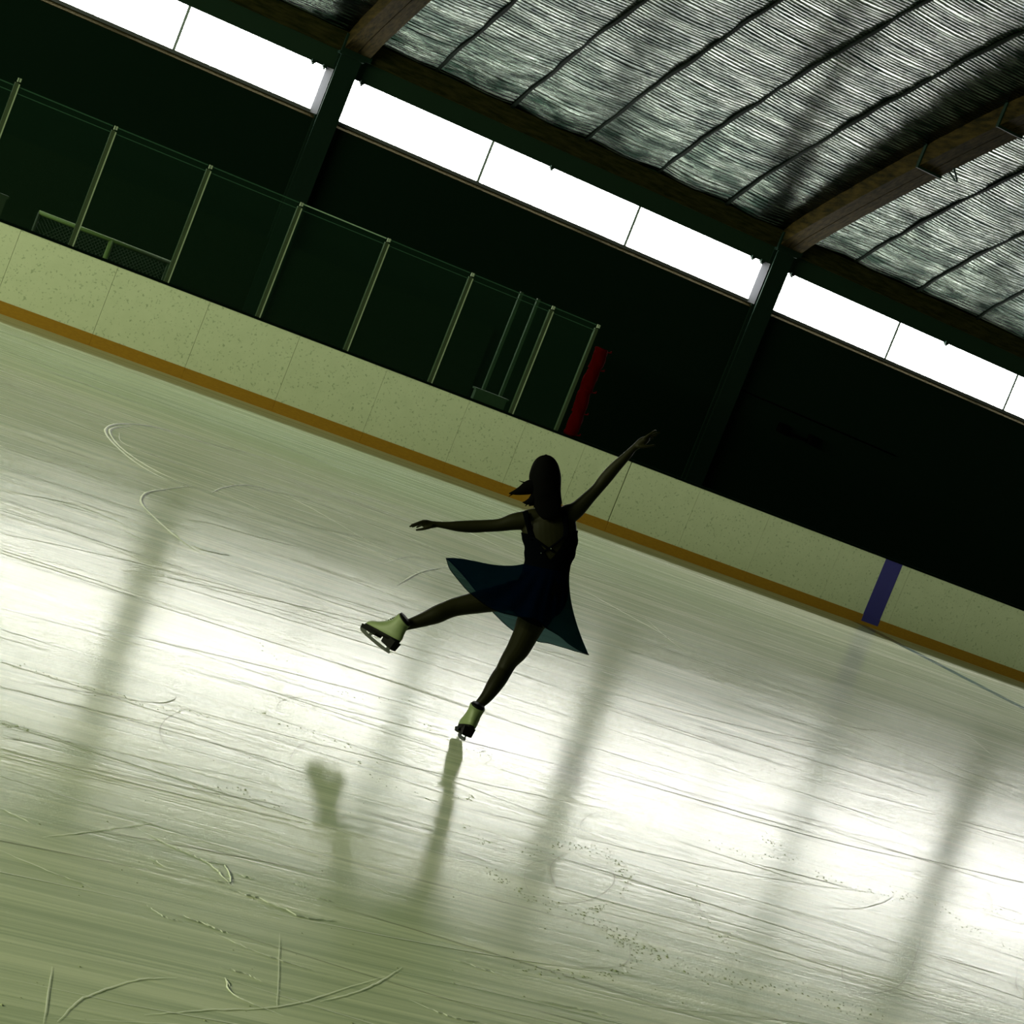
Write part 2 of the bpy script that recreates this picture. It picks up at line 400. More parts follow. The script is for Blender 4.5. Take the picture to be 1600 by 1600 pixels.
for i in range(1, 9):
    x = PX[i]
    e = empty('glass_post', (x, GY, BH+.02)); tag(e, 'slim upright post of the rink glass, ' + desc[i-1], 'post', 'posts of the rink glass')
    ht = GZ+.02 if i != 1 else GZ+.11
    MB().box(x-.035, x+.012, GY-.016, GY+.03, BH+.02, ht-.06).build('channel', M['alu'], e)
    if i < 8: MB().box(x+.012, x+.026, GY-.024, GY+.0, BH+.02, ht-.07).build('edge_highlight', M['alu_bright'], e)  # highlight on the post's right edge, put in as a paler strip
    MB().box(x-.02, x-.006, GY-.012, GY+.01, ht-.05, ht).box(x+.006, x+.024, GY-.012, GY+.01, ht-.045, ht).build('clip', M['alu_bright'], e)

# ------------------------------------------------------------------ things behind the glass
e = empty('mesh_barrier', (6.6, 27.42, .02)); tag(e, 'low netted barrier with pale rail behind the left rink glass', 'barrier')
zt = 1.27
MB().tube([(5.62, 27.42, zt), (7.44, 27.42, zt)], .028, 8).build('top_rail', M['rail'], e, True)
for x in (5.63, 6.62, 7.43):
    MB().tube([(x, 27.42, .02), (x, 27.42, zt)], .035 if x == 6.62 else .022, 8).build('upright', M['rail'] if x == 6.62 else M['net'], e, True)
nb = MB()
for k in range(60):
    x = 5.2+.055*k
    for s in (1, -1):
        # diagonal cords clipped to the frame
        xa, za, xb, zb = x, .45, x+s*.8, 1.25
        p0, p1 = (xa, za), (xb, zb)
        q = []
        for (X, Z) in [(xa+(xb-xa)*u/10, za+(zb-za)*u/10) for u in range(11)]:
            if 5.63 < X < 7.43: q.append((X, 27.43+.002*s + .10*math.sin(X*2)*0, Z))
        if len(q) > 1: nb.tube(q, .004, 4)
nb.build('net', M['net'], e)
tag(MB().box(5.02, 5.17, 27.35, 27.5, .02, 1.28).box(5.0, 5.19, 27.34, 27.51, 1.28, 1.32).build('bollard', M['net']), 'dim stubby bollard behind the glass at the left picture edge', 'bollard')
for xx, yy, nm in ((11.78, 26.25, 'left'), (12.05, 26.25, 'right')):
    tag(MB().box(xx-.022, xx+.022, yy, yy+.04, .02, 2.64).box(xx-.05, xx+.05, yy-.02, yy+.06, .02, .05).build('door_upright', M['panel_green']), 'thin dim upright behind the sixth pane, %s one of two' % nm, 'upright', 'uprights of the bench door')
tag(MB().box(11.62, 12.10, 26.12, 26.2, .02, 1.20).box(11.60, 12.12, 26.10, 26.22, 1.20, 1.225).build('bench_panel', M['panel_green']), 'low green bench panel behind the foot of the sixth pane', 'panel')
# red wrapped bundle on the end of the glass
e = empty('padded_bundle', (13.13, BY+.09, BH+.022)); tag(e, 'tall narrow dark red padded bundle standing at the end of the rink glass', 'padding')
rs = []
for k in range(41):
    u = k/40; z = BH+.022 + 1.27*u
    bulge = .085 + .018*abs(math.sin(math.pi*u*4)) ** .5
    cx = 13.12 - .03*u + .012*math.sin(9*u); 
    rs.append([(cx + bulge*math.cos(a_)*(1+.06*math.sin(5*a_+k)), BY+.10 + .05*math.sin(a_)*(1+.1*math.sin(3*a_+k*.7)), z) for a_ in [2*math.pi*q/18 for q in range(18)]])
MB().rings(rs).build('padding_roll', M['red'], e, True)
for u in (.03, .27, .52, .77, .98):
    z = BH+.022+1.27*u; cx = 13.12-.03*u
    k = MB(); k.rings([[(cx + (.10)*math.cos(a_), BY+.10+.06*math.sin(a_), zz) for a_ in [2*math.pi*q/16 for q in range(16)]] for zz in (z-.018, z+.018)])
    k.tube([(cx+.08, BY+.04, z), (cx+.12, BY+.03, z+.01), (cx+.13, BY+.05, z+.03)], .010, 6)
    k.build('tie', M['red'], e)
# fittings on the dark wall
e = empty('wall_fitting', (18.6, WY-.05, 2.25)); tag(e, 'black wall fitting with two raised ends on the dark wall at right', 'wall fitting')
MB().box(18.30, 18.98, WY-.06, WY, 2.22, 2.27).build('bar', M['sign'], e)
MB().box(18.27, 18.40, WY-.12, WY, 2.20, 2.36).build('end_block', M['sign'], e); MB().box(18.88, 19.02, WY-.12, WY, 2.20, 2.36).build('end_block', M['sign'], e)
tag(MB().tube([(17.30, WY-.02, 2.60), (20.6, WY-.02, 2.56)], .014, 6).build('conduit', M['sign'], smooth=True), 'thin black conduit above the wall fitting on the dark wall', 'pipe')

# ------------------------------------------------------------------ skater
D0 = 11.0616
MP = D0/F                        # metres per pixel at the skater
def P(px, py, w_=0.0): return CAM + ray(px, py)*(D0+w_)
def cr(vals, n):
    vals = np.array(vals, float); k = len(vals); out = []
    ext = np.vstack([2*vals[0]-vals[1], vals, 2*vals[-1]-vals[-2]])
    for i in range(k-1):
        p0, p1, p2, p3 = ext[i:i+4]
        for j in range(n):
            u = j/n; out.append(.5*((2*p1)+(-p0+p2)*u+(2*p0-5*p1+4*p2-p3)*u*u+(-p0+3*p1-3*p2+p3)*u**3))
    out.append(vals[-1]); return np.array(out)
def limb(mb, nodes, sub=5, n=20, round_ends=True):
    # nodes: px, py, half width in px (in the picture plane), half depth in m, depth offset in m
    q = cr(nodes, sub)
    pts = [P(a[0], a[1], a[4]) for a in q]; rs = []
    for i, p in enumerate(pts):
        tt = (pts[min(i+1, len(pts)-1)] - pts[max(i-1, 0)]).normalized()
        d = (FW - tt*FW.dot(tt)).normalized(); s = tt.cross(d)
        ra, rb = max(q[i][2], .3)*MP, max(q[i][3], .001)
        rs.append([p + s*(ra*math.cos(2*math.pi*k/n)) + d*(rb*math.sin(2*math.pi*k/n)) for k in range(n)])
    if round_ends:
        for end, nb_ in ((0, 1), (-1, -2)):
            c0 = pts[end]; tt = (pts[end]-pts[nb_]).normalized()
            rr = min(q[end][2]*MP, q[end][3])
            caps = []
            for f_, h_ in ((.8, .55), (.45, .88), (.1, 1.0)):
                caps.append([c0 + (v-c0)*f_ + tt*(rr*h_) for v in rs[end]])
            rs = (caps[::-1] + rs) if end == 0 else (rs + caps)
    mb.rings(rs)
body = MB()
TORSO = [(855,803,24,.050,.01),(857,812,39,.066,.01),(858,822,42.5,.076,.01),(858.5,834,43,.082,.012),(860.3,850,40.5,.084,.014),(859,868,37,.078,.012),(855,884,34,.073,.008),(850.5,900,35,.080,.002),(846,920,39,.094,-.004),(842,938,41,.102,-.006),(840,953,36,.094,0),(839,966,24,.065,0)]
limb(body, TORSO, 6, 32)
limb(body, [(853,770,10.5,.050,.02),(853.5,785,10.5,.046,.012),(854,797,13,.048,.008),(855,806,22,.05,.008)], 4)
# shoulders and arms
limb(body, [(851,806,12,.045,.01),(835,808,14,.048,.01),(818,813,14.5,.046,.01),(802.5,815.2,13.4,.042,.01),(781,820.3,10.2,.036,.012),(759.5,821.7,9.8,.034,.014),(738,822.6,10.0,.034,.012),(716,822.3,8.5,.030,.004),(699,821.1,6.1,.022,-.004),(683,819.3,4.7,.017,-.010),(676,819.3,5.2,.016,-.012)], 5)
limb(body, [(858,806,12,.045,.01),(875,806,14,.048,.01),(889,803,15.5,.046,.01),(902,795.5,13,.042,.012),(919.8,777.5,10.4,.037,.016),(933.6,763.2,9.2,.034,.02),(946.8,746.8,10.0,.034,.022),(960.4,731.2,9.2,.032,.018),(975,716.4,7.4,.027,.012),(989.4,701.2,5.3,.019,.008),(994,697.5,5.6,.017,.008)], 5)
# left hand
limb(body, [(683,819.3,4.7,.017,-.010),(674,819.6,6.0,.022,-.012),(667,818.8,6.8,.028,-.012),(662,817.5,6.0,.030,-.012)], 4, 16)
for nd in ([(665,814.5,2.6,.008,-.034),(658,815.3,2.3,.0072,-.040),(650,818.0,2.1,.0066,-.042),(643,820.2,1.7,.006,-.040)],
           [(665,815.5,2.6,.008,-.018),(656,816.6,2.4,.0074,-.020),(648,819.6,2.1,.0068,-.020),(640.6,822.6,1.7,.006,-.016)],
           [(665,817.5,2.5,.008,-.002),(657,818.2,2.3,.0072,-.001),(650,820.6,2.0,.0066,.002),(644.5,823.2,1.6,.006,.006)],
           [(666,819.5,2.3,.0074,.014),(660,820.2,2.0,.0066,.018),(654.5,822.3,1.8,.006,.022),(651,824,1.5,.005,.026)],
           [(675,822.0,3.2,.010,-.030),(667,825.0,2.7,.009,-.036),(659,826.8,2.3,.008,-.038),(651,828.0,1.9,.007,-.038)]):
    limb(body, nd, 4, 12)
# right hand
limb(body, [(992,699,5.4,.018,.008),(999,693.8,6.6,.024,.010),(1005,689.4,6.8,.028,.012),(1010,686,5.6,.028,.012)], 4, 16)
for nd in ([(1007,684.5,2.5,.008,-.010),(1013,680.0,2.2,.0072,-.014),(1018,676.8,2.0,.0066,-.014),(1024.6,672.4,1.6,.006,-.012)],
           [(1008,686.0,2.5,.008,.006),(1015,681.6,2.3,.0074,.006),(1022,678.2,2.0,.0068,.006),(1030.5,676.0,1.6,.006,.008)],
           [(1008,688.0,2.4,.008,.022),(1014.5,684.8,2.1,.0072,.024),(1020,682.2,1.9,.0066,.026),(1026,680.2,1.5,.006,.03)],
           [(1007,690.0,2.2,.0074,.036),(1012,688.2,2.0,.0066,.040),(1016.5,686.4,1.8,.006,.044),(1020.5,685,1.4,.005,.048)],
           [(997,697.5,3.0,.010,-.008),(1004,698.0,2.6,.009,-.014),(1012,697.2,2.2,.008,-.016),(1022.5,695.6,1.7,.007,-.014)]):
    limb(body, nd, 4, 12)
# legs
limb(body, [(845,938,25,.085,0),(838,955,25.5,.085,.01),(829,974,23,.080,.02),(821,992,20.2,.074,.03),(809,1015,18.2,.066,.045),(796,1032,14.6,.056,.055),(787.5,1047.5,13.2,.052,.05),(780.2,1059,13.6,.054,.03),(770.6,1073.7,12.4,.050,.005),(760,1089,9.8,.038,-.015),(748.5,1101.5,7.6,.030,-.025),(741,1114,7.6,.030,-.03),(736,1124,8,.034,-.02)], 5)
limb(body, [(838,931,24,.085,0),(815,930,23,.084,0),(792,932.5,21.5,.080,-.01),(766,937,19.5,.072,-.02),(748,940.8,17.6,.066,-.03),(730,944.3,16.0,.058,-.04),(712,948.3,14.6,.052,-.05),(698,953.3,14.0,.053,-.06),(682,960.3,14.0,.054,-.075),(664,967.3,11.4,.046,-.085),(646,973.4,9.2,.036,-.095),(633,977.5,8.0,.030,-.10),(622,983,8,.030,-.10)], 5)
# head turned a little to the left, facing away
limb(body, [(853,719.5,7,.030,.02),(853,725,14.5,.060,.02),(852.5,735,20.0,.084,.022),(852,747,21.5,.090,.024),(851.5,758,20.0,.086,.026),(851,767,16.5,.076,.034),(850.5,775,11.5,.056,.042),(850.5,780,6,.036,.048)], 5, 28)
limb(body, [(846,749,2.6,.010,.112),(845,755,3.4,.016,.116),(844.5,760,4.2,.018,.116),(845,763,3.2,.010,.108)], 3, 12)      # nose
limb(body, [(839,769,1.6,.010,.098),(845,769.6,2.4,.012,.106),(851,769,1.6,.010,.102)], 3, 10)                                 # mouth
limb(body, [(846,777,5,.014,.085),(849,778.5,5,.014,.085)], 3, 10)                                                             # chin
for ex in (830.5, 873.5): limb(body, [(ex,748,2.4,.014,.03),(ex,754,3.0,.018,.03),(ex+.3,760,2.0,.010,.026)], 3, 10)            # ears
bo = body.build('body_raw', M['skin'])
md = bo.modifiers.new('r', 'REMESH'); md.mode = 'VOXEL'; md.voxel_size = .0042; md.use_smooth_shade = True
sm = bo.modifiers.new('s', 'SMOOTH'); sm.iterations = 3; sm.factor = .5
dg = bpy.context.evaluated_depsgraph_get()
bme = bpy.data.meshes.new_from_object(bo.evaluated_get(dg)); bpy.data.objects.remove(bo)
for p in bme.polygons: p.use_smooth = True
foot = ice(717, 1152.5)
SK = empty('person', foot); tag(SK, 'skater seen from behind in a black dress and white skates, arms spread, left leg lifted', 'person')
bo = bpy.data.objects.new('body', bme); COL.objects.link(bo); bo.parent = SK; bo.matrix_parent_inverse = pinv(SK)
if not bme.materials: bme.materials.append(M['skin'])
for ex, ey in ((839, 751), (852.5, 751)):
    c0 = P(ex, ey, .102); mb = MB()
    mb.rings([[c0 + RT*(.011*math.sin(a)*math.cos(b)) + FW*(.009*math.sin(a)*math.sin(b)) + UP*(.009*math.cos(a)) for b in [2*math.pi*k/12 for k in range(12)]] for a in [math.pi*(.06+.88*j/8) for j in range(9)]])
    mb.build('eye', M['eye'], SK, True)

# dress bodice: a shell over the torso, cut low and open in a V at the back
TQ = cr(TORSO, 24)
def torso_at(py):
    i = np.searchsorted(TQ[:, 1], py); i = min(max(i, 1), len(TQ)-1)
    a, b = TQ[i-1], TQ[i]; u = (py-a[1])/(b[1]-a[1]); return a+(b-a)*u
def surf(py, th, off=.005):
    q = torso_at(py); return P(q[0], py, q[4]) + RT*((q[2]*MP+off)*math.cos(th)) - FW*((q[3]+off)*math.sin(th))
def top_at(th):
    if math.sin(th) > 0:
        u = 42*math.cos(th)
        return float(np.interp(u, [-42,-30,-25,-18,-9,-3,3,10,18,24,30,42], [832,834,838,848,864,873,873,863,850,838,833,829]))
    u = 42*math.cos(th); return float(np.interp(u, [-42,-25,0,25,42], [832,826,832,826,829]))
NTH, NV = 96, 26; V = []; Fc = []
for j in range(NV):
    for i in range(NTH):
        th = 2*math.pi*i/NTH; v0 = top_at(th); py = v0 + (962-v0)*j/(NV-1)
        rip = .0025*math.sin(py*.9 + 2*math.cos(th)) if py < 905 else 0
        V.append(surf(py, th, .006+rip+.004*min(1, max(0, (py-855)/20))))
for j in range(NV-1):
    for i in range(NTH): Fc.append((j*NTH+i, j*NTH+(i+1) % NTH, (j+1)*NTH+(i+1) % NTH, (j+1)*NTH+i))
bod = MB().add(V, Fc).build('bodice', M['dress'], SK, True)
def on_back(px, py, off=.007):
    q = torso_at(max(py, 805)); c = max(-1, min(1, (px-q[0])/(q[2]+1)))
    p = surf(max(py, 805), math.acos(c), off); dw = (p-CAM).dot(FW) - D0
    if py < 826: dw = min(dw, -.034 - .022*min(1, (py-797)/10))
    return P(px, py, dw)
def ribbon(path, wid):
    pts = [on_back(*p) for p in cr(path, 6)]
    mb = MB(); mb.tube(pts, [(wid*MP, .0035)]*len(pts), 8, flat=FW); return mb
ribbon([(820.5,799),(823.5,810),(826,820),(829,832),(833,843)], 4.6).build('strap', M['dress'], SK, True)
ribbon([(881,797),(883,810),(884.5,820),(885,830),(884,840)], 4.6).build('strap', M['dress'], SK, True)
ribbon([(833,840),(845,849),(857,857.5),(866,862)], 1.8).build('strap', M['dress'], SK, True)
ribbon([(883,838),(872,847),(859,856.5),(848,862)], 1.8).build('strap', M['dress'], SK, True)
for gx, gy, r_ in ((861,857,.0042), (845.5,864,.003)):
    c0 = on_back(gx, gy, .013); mb = MB()
    mb.rings([[c0 + RT*(r_*math.sin(a)*math.cos(b)) + FW*(r_*math.sin(a)*math.sin(b)) + UP*(r_*math.cos(a)) for b in [2*math.pi*k/8 for k in range(8)]] for a in (.3, .9, 1.57, 2.2, 2.85)])
    mb.build('rhinestone', M['crystal'], SK)

# flared chiffon skirt: waist ring to a pointed hem, each gore on its own curve
hem = [ # hem px, py, depth | control px, py (half way)
    (697,872,-.02, 752,880), (703,889,-.09, 770,893), (716,906,-.15, 780,905), (733,925,-.19, 792,912), (768,951,-.20, 808,925), (808,963,-.20, 828,932), (838,968,-.19, 846,936), (853,981,-.16, 856,940),
    (872,992,-.13, 866,945), (889,1006,-.10, 876,948), (905,1016,-.06, 882,948), (920,1023,.0, 886,948), (905,1019,.06, 881,944), (891,1015,.10, 874,942),
    (861,1006,.15, 858,938), (837,1001,.18, 846,936), (800,984,.20, 826,928), (768,954,.20, 806,916), (745,925,.16, 792,906), (722,897,.10, 776,894), (704,878,.03, 760,883)]
NH = 6*len(hem); hq = cr(hem + [hem[0]], 6)[:-1]
# keep the two tips sharp
for idx in (0, 11): hq[idx*6] = hem[idx]
NS = 22; V = []; Fc = []
ang = []
for i in range(NH):
    # waist angle: left (pi) at hem 0, towards the camera, right (0) at hem 11, back round the far side
    k = i/6.0
    ang.append(math.pi*(1-k/11) if k <= 11 else -math.pi*(k-11)/10)
for j in range(NS+1):
    u = j/NS
    for i in range(NH):
        th = ang[i]; py0 = 888 + 7*math.cos(th); w0 = surf(py0, th, .0125)
        hx, hy, hw, cx, cy = hq[i]
        h = P(hx, hy, hw); c0 = P(cx, cy, hw*.62 - (.02 if math.sin(th) > 0 else -.02))
        c1 = w0 + (c0-w0)*(2/3); c2 = h + (c0-h)*(2/3)
        dl = min(i, NH-i)/6.0; k_ = max(0, 1-dl/2.2)
        c1 = c1 - UP*(13*MP*k_) + RT*(6*MP*k_); c2 = c2 + UP*(9*MP*k_)
        p = w0*((1-u)**3) + c1*(3*u*(1-u)**2) + c2*(3*u*u*(1-u)) + h*(u**3)
        fold = .010*math.sin(i*.9)*u*(1-.4*u); V.append(p + FW*fold)
for j in range(NS):
    for i in range(NH): Fc.append((j*NH+i, j*NH+(i+1) % NH, (j+1)*NH+(i+1) % NH, (j+1)*NH+i))
skirt = MB().add(V, Fc).build('skirt', M['chiffon'], SK, True)
hb = MB(); hb.tube([V[NS*NH+i] for i in range(NH)] + [V[NS*NH]], .0022, 5); hb.build('hem', M['dress'], skirt, True)
# black briefs under the skirt
MB_ = MB()
limb(MB_, [(845,938,26.5,.091,0),(838,955,27,.091,.01),(831,970,24.5,.086,.018)], 4, 24, False); limb(MB_, [(838,931,25.5,.091,0),(815,930,24.5,.090,0),(795,932.3,23,.086,-.01)], 4, 24, False)
MB_.build('briefs', M['dress'], SK, True)

# hair to the shoulder blades, one lock blown out to the left
hr = MB()
limb(hr, [(853,715.5,5,.030,.01),(853,718.5,13,.066,.006),(852.5,725,19.5,.084,-.002),(852,735,23.2,.094,-.010),(851.7,745,25.0,.094,-.020),(852,757,24.6,.084,-.034),(853.4,770,23.0,.066,-.050),(855.0,783,22.3,.045,-.062),(857.5,793,20.5,.032,-.072),(860.5,801,17.5,.022,-.078),(863,807,13.5,.014,-.080),(864,810,8,.008,-.080)], 5, 28)
limb(hr, [(845,757,10,.030,-.05),(834,759,11.0,.026,-.06),(824,762.5,10.8,.022,-.065),(814,766.5,7.2,.015,-.07),(805,769.2,4.2,.010,-.07),(796,771.0,1.0,.003,-.07)], 5, 14)
limb(hr, [(848,772,10,.024,-.06),(837,778,9.5,.020,-.065),(829,783,6.0,.013,-.07),(822,785,3.2,.008,-.07),(817,785,.8,.003,-.07)], 5, 12)
limb(hr, [(842,776,7,.018,-.06),(833,786,4,.010,-.065),(827,790,1,.003,-.068)], 4, 10)
for a in ([(826,754),(818,753.5),(811,751)], [(806,769),(799,773),(795,776)], [(838,783),(835,788),(834,794)], [(828,785),(823,788.5),(821,791)], [(874,770),(876.5,780),(878,788)]):
    limb(hr, [(a[0][0],a[0][1],1.6,.004,-.06),(a[1][0],a[1][1],1.0,.003,-.064),(a[2][0],a[2][1],.4,.0015,-.066)], 4, 8)
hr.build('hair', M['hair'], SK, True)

# figure skates ----------------------------------------------------------
def skate(origin, fx, up, label, hwk):
    fx = fx.normalized(); up = (up - fx*up.dot(fx)).normalized(); sz = fx.cross(up)
    L = lambda x, y, z: origin + fx*x + up*y + sz*z
    def ring(xb, xf, yb, yf, hw, n=32):
        out_ = []
        for k in range(n):
            a = 2*math.pi*k/n; c, s = math.cos(a), math.sin(a)
            ex = .5*(1+math.copysign(abs(c)**.85, c)); x = xb+(xf-xb)*ex; y = yb+(yf-yb)*ex
            wd = hw*math.copysign(abs(s)**.8, s)*(.80+.32*math.sin(math.pi*min(1, max(0, .12+ex*.9)))*(1 if ex > .45 else .8) - .02)
            out_.append(L(x, y, wd))
        return out_
    R_ = [(-.012,.212,.080,.040,.030), (-.018,.220,.092,.050,.036), (-.019,.216,.104,.062,.0375), (-.016,.196,.114,.078,.037), (-.011,.160,.124,.096,.036), (-.007,.124,.138,.122,.034), (-.004,.098,.150,.146,.0335), (-.003,.086,.160,.170,.035), (-.006,.082,.167,.190,.037)]
    R_ = [(a, b, .08+(c-.08)*1.13, d*1.08, e*hwk) for a, b, c, d, e in R_]; qs = cr(R_, 4)
    boot = MB().rings([ring(*r) for r in qs], True).build('skate', M['boot'], SK, True); boot['label'] = label
    col_ = MB().rings([ring(-.002,.078,.180,.206,.033*hwk), ring(-.002,.076,.190,.213,.030*hwk)]).build('cuff', M['sole'], boot, True)
    # tongue laces
    lb = MB()
    for k in range(7):
        u = k/6; x = .125-.045*u; y = .125+.058*u
        lb.tube([L(x-.012, y-.004, -.022), L(x+.004, y+.006, 0), L(x-.012, y-.004, .022)], .0032, 6)
    lb.build('laces', M['lace'], boot, True)
    sb = MB()
    sb.rings([ring(-.014,.220,.072,.030,.034), ring(-.018,.224,.082,.042,.0375), ring(-.018,.224,.094,.052,.0375)])
    # heel block and ball of the sole
    def slab(xa, xb, ya0, ya1, yb0, yb1, h0, h1):
        vs_ = [L(xa,ya0,-h0), L(xb,yb0,-h0), L(xb,yb0,h0), L(xa,ya0,h0), L(xa-.003,ya1,-h1), L(xb+.003,yb1,-h1), L(xb+.003,yb1,h1), L(xa-.003,ya1,h1)]
        sb.add(vs_, [(0,3,2,1),(4,5,6,7),(0,1,5,4),(1,2,6,5),(2,3,7,6),(3,0,4,7)])
    slab(-.012,.062,.032,.080,.034,.076,.026,.030); slab(.115,.216,.036,.062,.024,.044,.030,.035)
    sb.build('sole', M['sole'], boot, False)
    bl = MB()
    def plate(poly, hz):
        n = len(poly); vs_ = [L(x, y, -hz) for x, y in poly] + [L(x, y, hz) for x, y in poly]
        bl.add(vs_, [tuple(range(n))[::-1], tuple(range(n, 2*n))] + [(i, (i+1) % n, n+(i+1) % n, n+i) for i in range(n)])
    plate([(-.004,.006),(.06,.001),(.12,0),(.18,.001),(.225,.006),(.236,.014),(.240,.024),(.234,.030),(.222,.028),(.18,.019),(.12,.018),(.06,.019),(.01,.021),(-.010,.018)], .0022)   # runner
    plate([(.240,.022),(.236,.036),(.222,.042),(.200,.036),(.198,.030),(.216,.032),(.226,.028),(.224,.020)], .0022)                                              # toe hook
    plate([(.152,.012),(.176,.012),(.168,.022),(.170,.034),(.140,.040),(.150,.026)], .0022)                                                                  # middle post
    plate([(-.004,.014),(.040,.012),(.026,.022),(.030,.036),(-.002,.036),(.004,.024)], .0022)                                                                # heel post
    plate([(.120,.034),(.212,.022),(.212,.026),(.120,.039)], .022); plate([(-.010,.030),(.060,.032),(.060,.036),(-.010,.034)], .020)
    bl.build('blade', M['steel_blade'], boot, False)
    return boot
# standing foot, heel towards the camera, edge on the ice
gf = Vector((FW.x, FW.y, 0)).normalized(); gl_ = Vector((-gf.y, gf.x, 0))
fdir = (gf*math.cos(math.radians(9)) + gl_*math.sin(math.radians(9)) - Vector((0, 0, .13))).normalized()
upv = (P(745,1100) - P(728,1138)).normalized() + FW*.02
skate(foot - RT*(.6*MP) - fdir*.19 + Vector((0,0,.001)), fdir, upv, 'white skate gliding on the ice', 1.08)
# lifted foot, toe pointing left and away
W0 = -.10
toe = P(559.8, 984, W0+.05); tail = P(602, 1019.5, W0-.08)
fdir2 = (toe - tail).normalized()
up2 = P(633, 974, W0) - P(606, 1013, W0)
up2 = up2.normalized()
skate(toe - fdir2*.240, fdir2, up2, 'white skate of the lifted leg', 1.05)

# ------------------------------------------------------------------ marks on the ice
lines = [
 ([(600,789),(412,717),(319,691),(262,672),(214,663),(180,663),(165,672),(176,691),(210,721),(255,747),(300,762),(337,777)], .05),
 ([(205,666),(180,668),(172,676),(190,700),(230,728),(280,752),(345,772)], .05),
 ([(186,676),(191,691),(232,710),(300,732),(375,759),(469,777),(600,822)], .03), ([(300,759),(262,764),(229,770),(221,785),(240,807),(270,834),(300,856),(319,867)], .04),
 ([(330,770),(352,761),(394,759),(469,785),(600,860)], .035), ([(337,765),(370,780),(430,805),(520,830),(600,845)], .03), ([(296,812),(330,818),(400,838),(480,858)], .03), ([(300,852),(320,860),(360,868)], .05),
 ([(0,620),(90,650),(170,682)], .03), ([(0,765),(120,790),(230,835)], .02), ([(85,785),(135,799)], .025), ([(185,826),(240,850)], .02),
 ([(66,1307),(160,1297),(255,1283)], .006), ([(0,1328),(75,1360),(154,1390)], .008), ([(0,1262),(56,1289)], .008),
 ([(210,1292),(262,1319),(300,1336),(326,1349),(345,1366),(362,1385)], .010), ([(312,1345),(350,1352),(360,1378),(330,1372)], .008), ([(320,1370),(365,1384)], .008),
 ([(345,1386),(405,1403),(469,1431),(525,1439)], .012), ([(274,1426),(326,1446),(364,1461)], .010), ([(300,1436),(340,1450)], .008),
 ([(334,1457),(412,1491),(506,1521)], .008), ([(225,1412),(255,1431),(289,1442)], .007), ([(345,1510),(380,1520),(417,1536)], .007), ([(352,1529),(367,1555),(443,1587)], .009), ([(360,1541),(352,1528)], .007),
 ([(90,1596),(131,1559),(210,1532),(277,1527)], .006), ([(225,1585),(337,1577),(450,1570),(600,1525)], .006), ([(437,1457),(433,1577)], .004), ([(82,1510),(68,1600)], .005),
 ([(712,1499),(781,1523)], .009), ([(639,1562),(706,1589),(760,1599)], .009), ([(819,1559),(900,1575),(970,1592)], .007), ([(500,1565),(570,1545),(628,1512)], .006), ([(560,1373),(610,1397)], .006),
 ([(1142,1034),(1240,1085),(1326,1135),(1386,1171)], .016), ([(1349,1090),(1431,1112),(1506,1146),(1555,1184)], .02), ([(1446,1176),(1525,1213),(1600,1250)], .016), ([(1266,1120),(1330,1136),(1400,1146)], .014),
 ([(520,761),(655,802),(740,835),(817,873)], .035), ([(520,795),(610,828),(706,869)], .03), ([(520,832),(600,868),(689,910)], .035), ([(891,893),(980,918),(1060,947)], .03), ([(908,920),(980,960),(1060,1004)], .04), ([(560,885),(640,915),(700,940)],.02), ([(620,915),(655,895),(700,885)], .03),
 ([(700,880),(640,870),(600,880)], .02), ([(1008,966),(1060,1010),(1120,1040)], .02), ([(1020,1000),(1180,1060),(1300,1100)], .014),
 ([(180,1160),(260,1205),(330,1240),(430,1280),(530,1310)], .006), ([(235,1340),(262,1357)], .008), ([(370,1365),(400,1374)], .009), ([(455,1380),(478,1386)], .009), ([(495,1402),(520,1409)], .009), ([(1300,1130),(1420,1180),(1600,1255)], .010)]
def ribbon_ice(mb, px, wid, z=.0016, ridge=None):
    if ridge is None: ridge = .05 if wid < .0065 else (.2 if wid < .013 else .12)
    if 0 < ridge and wid < .013: wid *= 1.5
    q = cr(px, 9); pts = [ice(a[0]+random.gauss(0, .5), a[1]+random.gauss(0, .55), z) for a in q] if wid < .02 and ridge else [ice(a[0], a[1], z) for a in cr(px, 6)]
    L_, R_, T_ = [], [], []
    n = len(pts)
    for i, p in enumerate(pts):
        t_ = pts[min(i+1, n-1)] - pts[max(i-1, 0)]; t_.z = 0; t_.normalize(); s = Vector((-t_.y, t_.x, 0))
        e_ = min(1, .25 + 3*min(i, n-1-i)/n); wv_ = wid*e_*(.45+.3*random.random())
        L_.append(p+s*wv_*.5); R_.append(p-s*wv_*.5); T_.append(p+Vector((0, 0, ridge*wv_)))
    mb.add(L_+T_+R_, [(i, i+1, n+i+1, n+i) for i in range(n-1)] + [(n+i, n+i+1, 2*n+i+1, 2*n+i) for i in range(n-1)])
sb = MB()
for px, wid in lines: ribbon_ice(sb, px, wid)
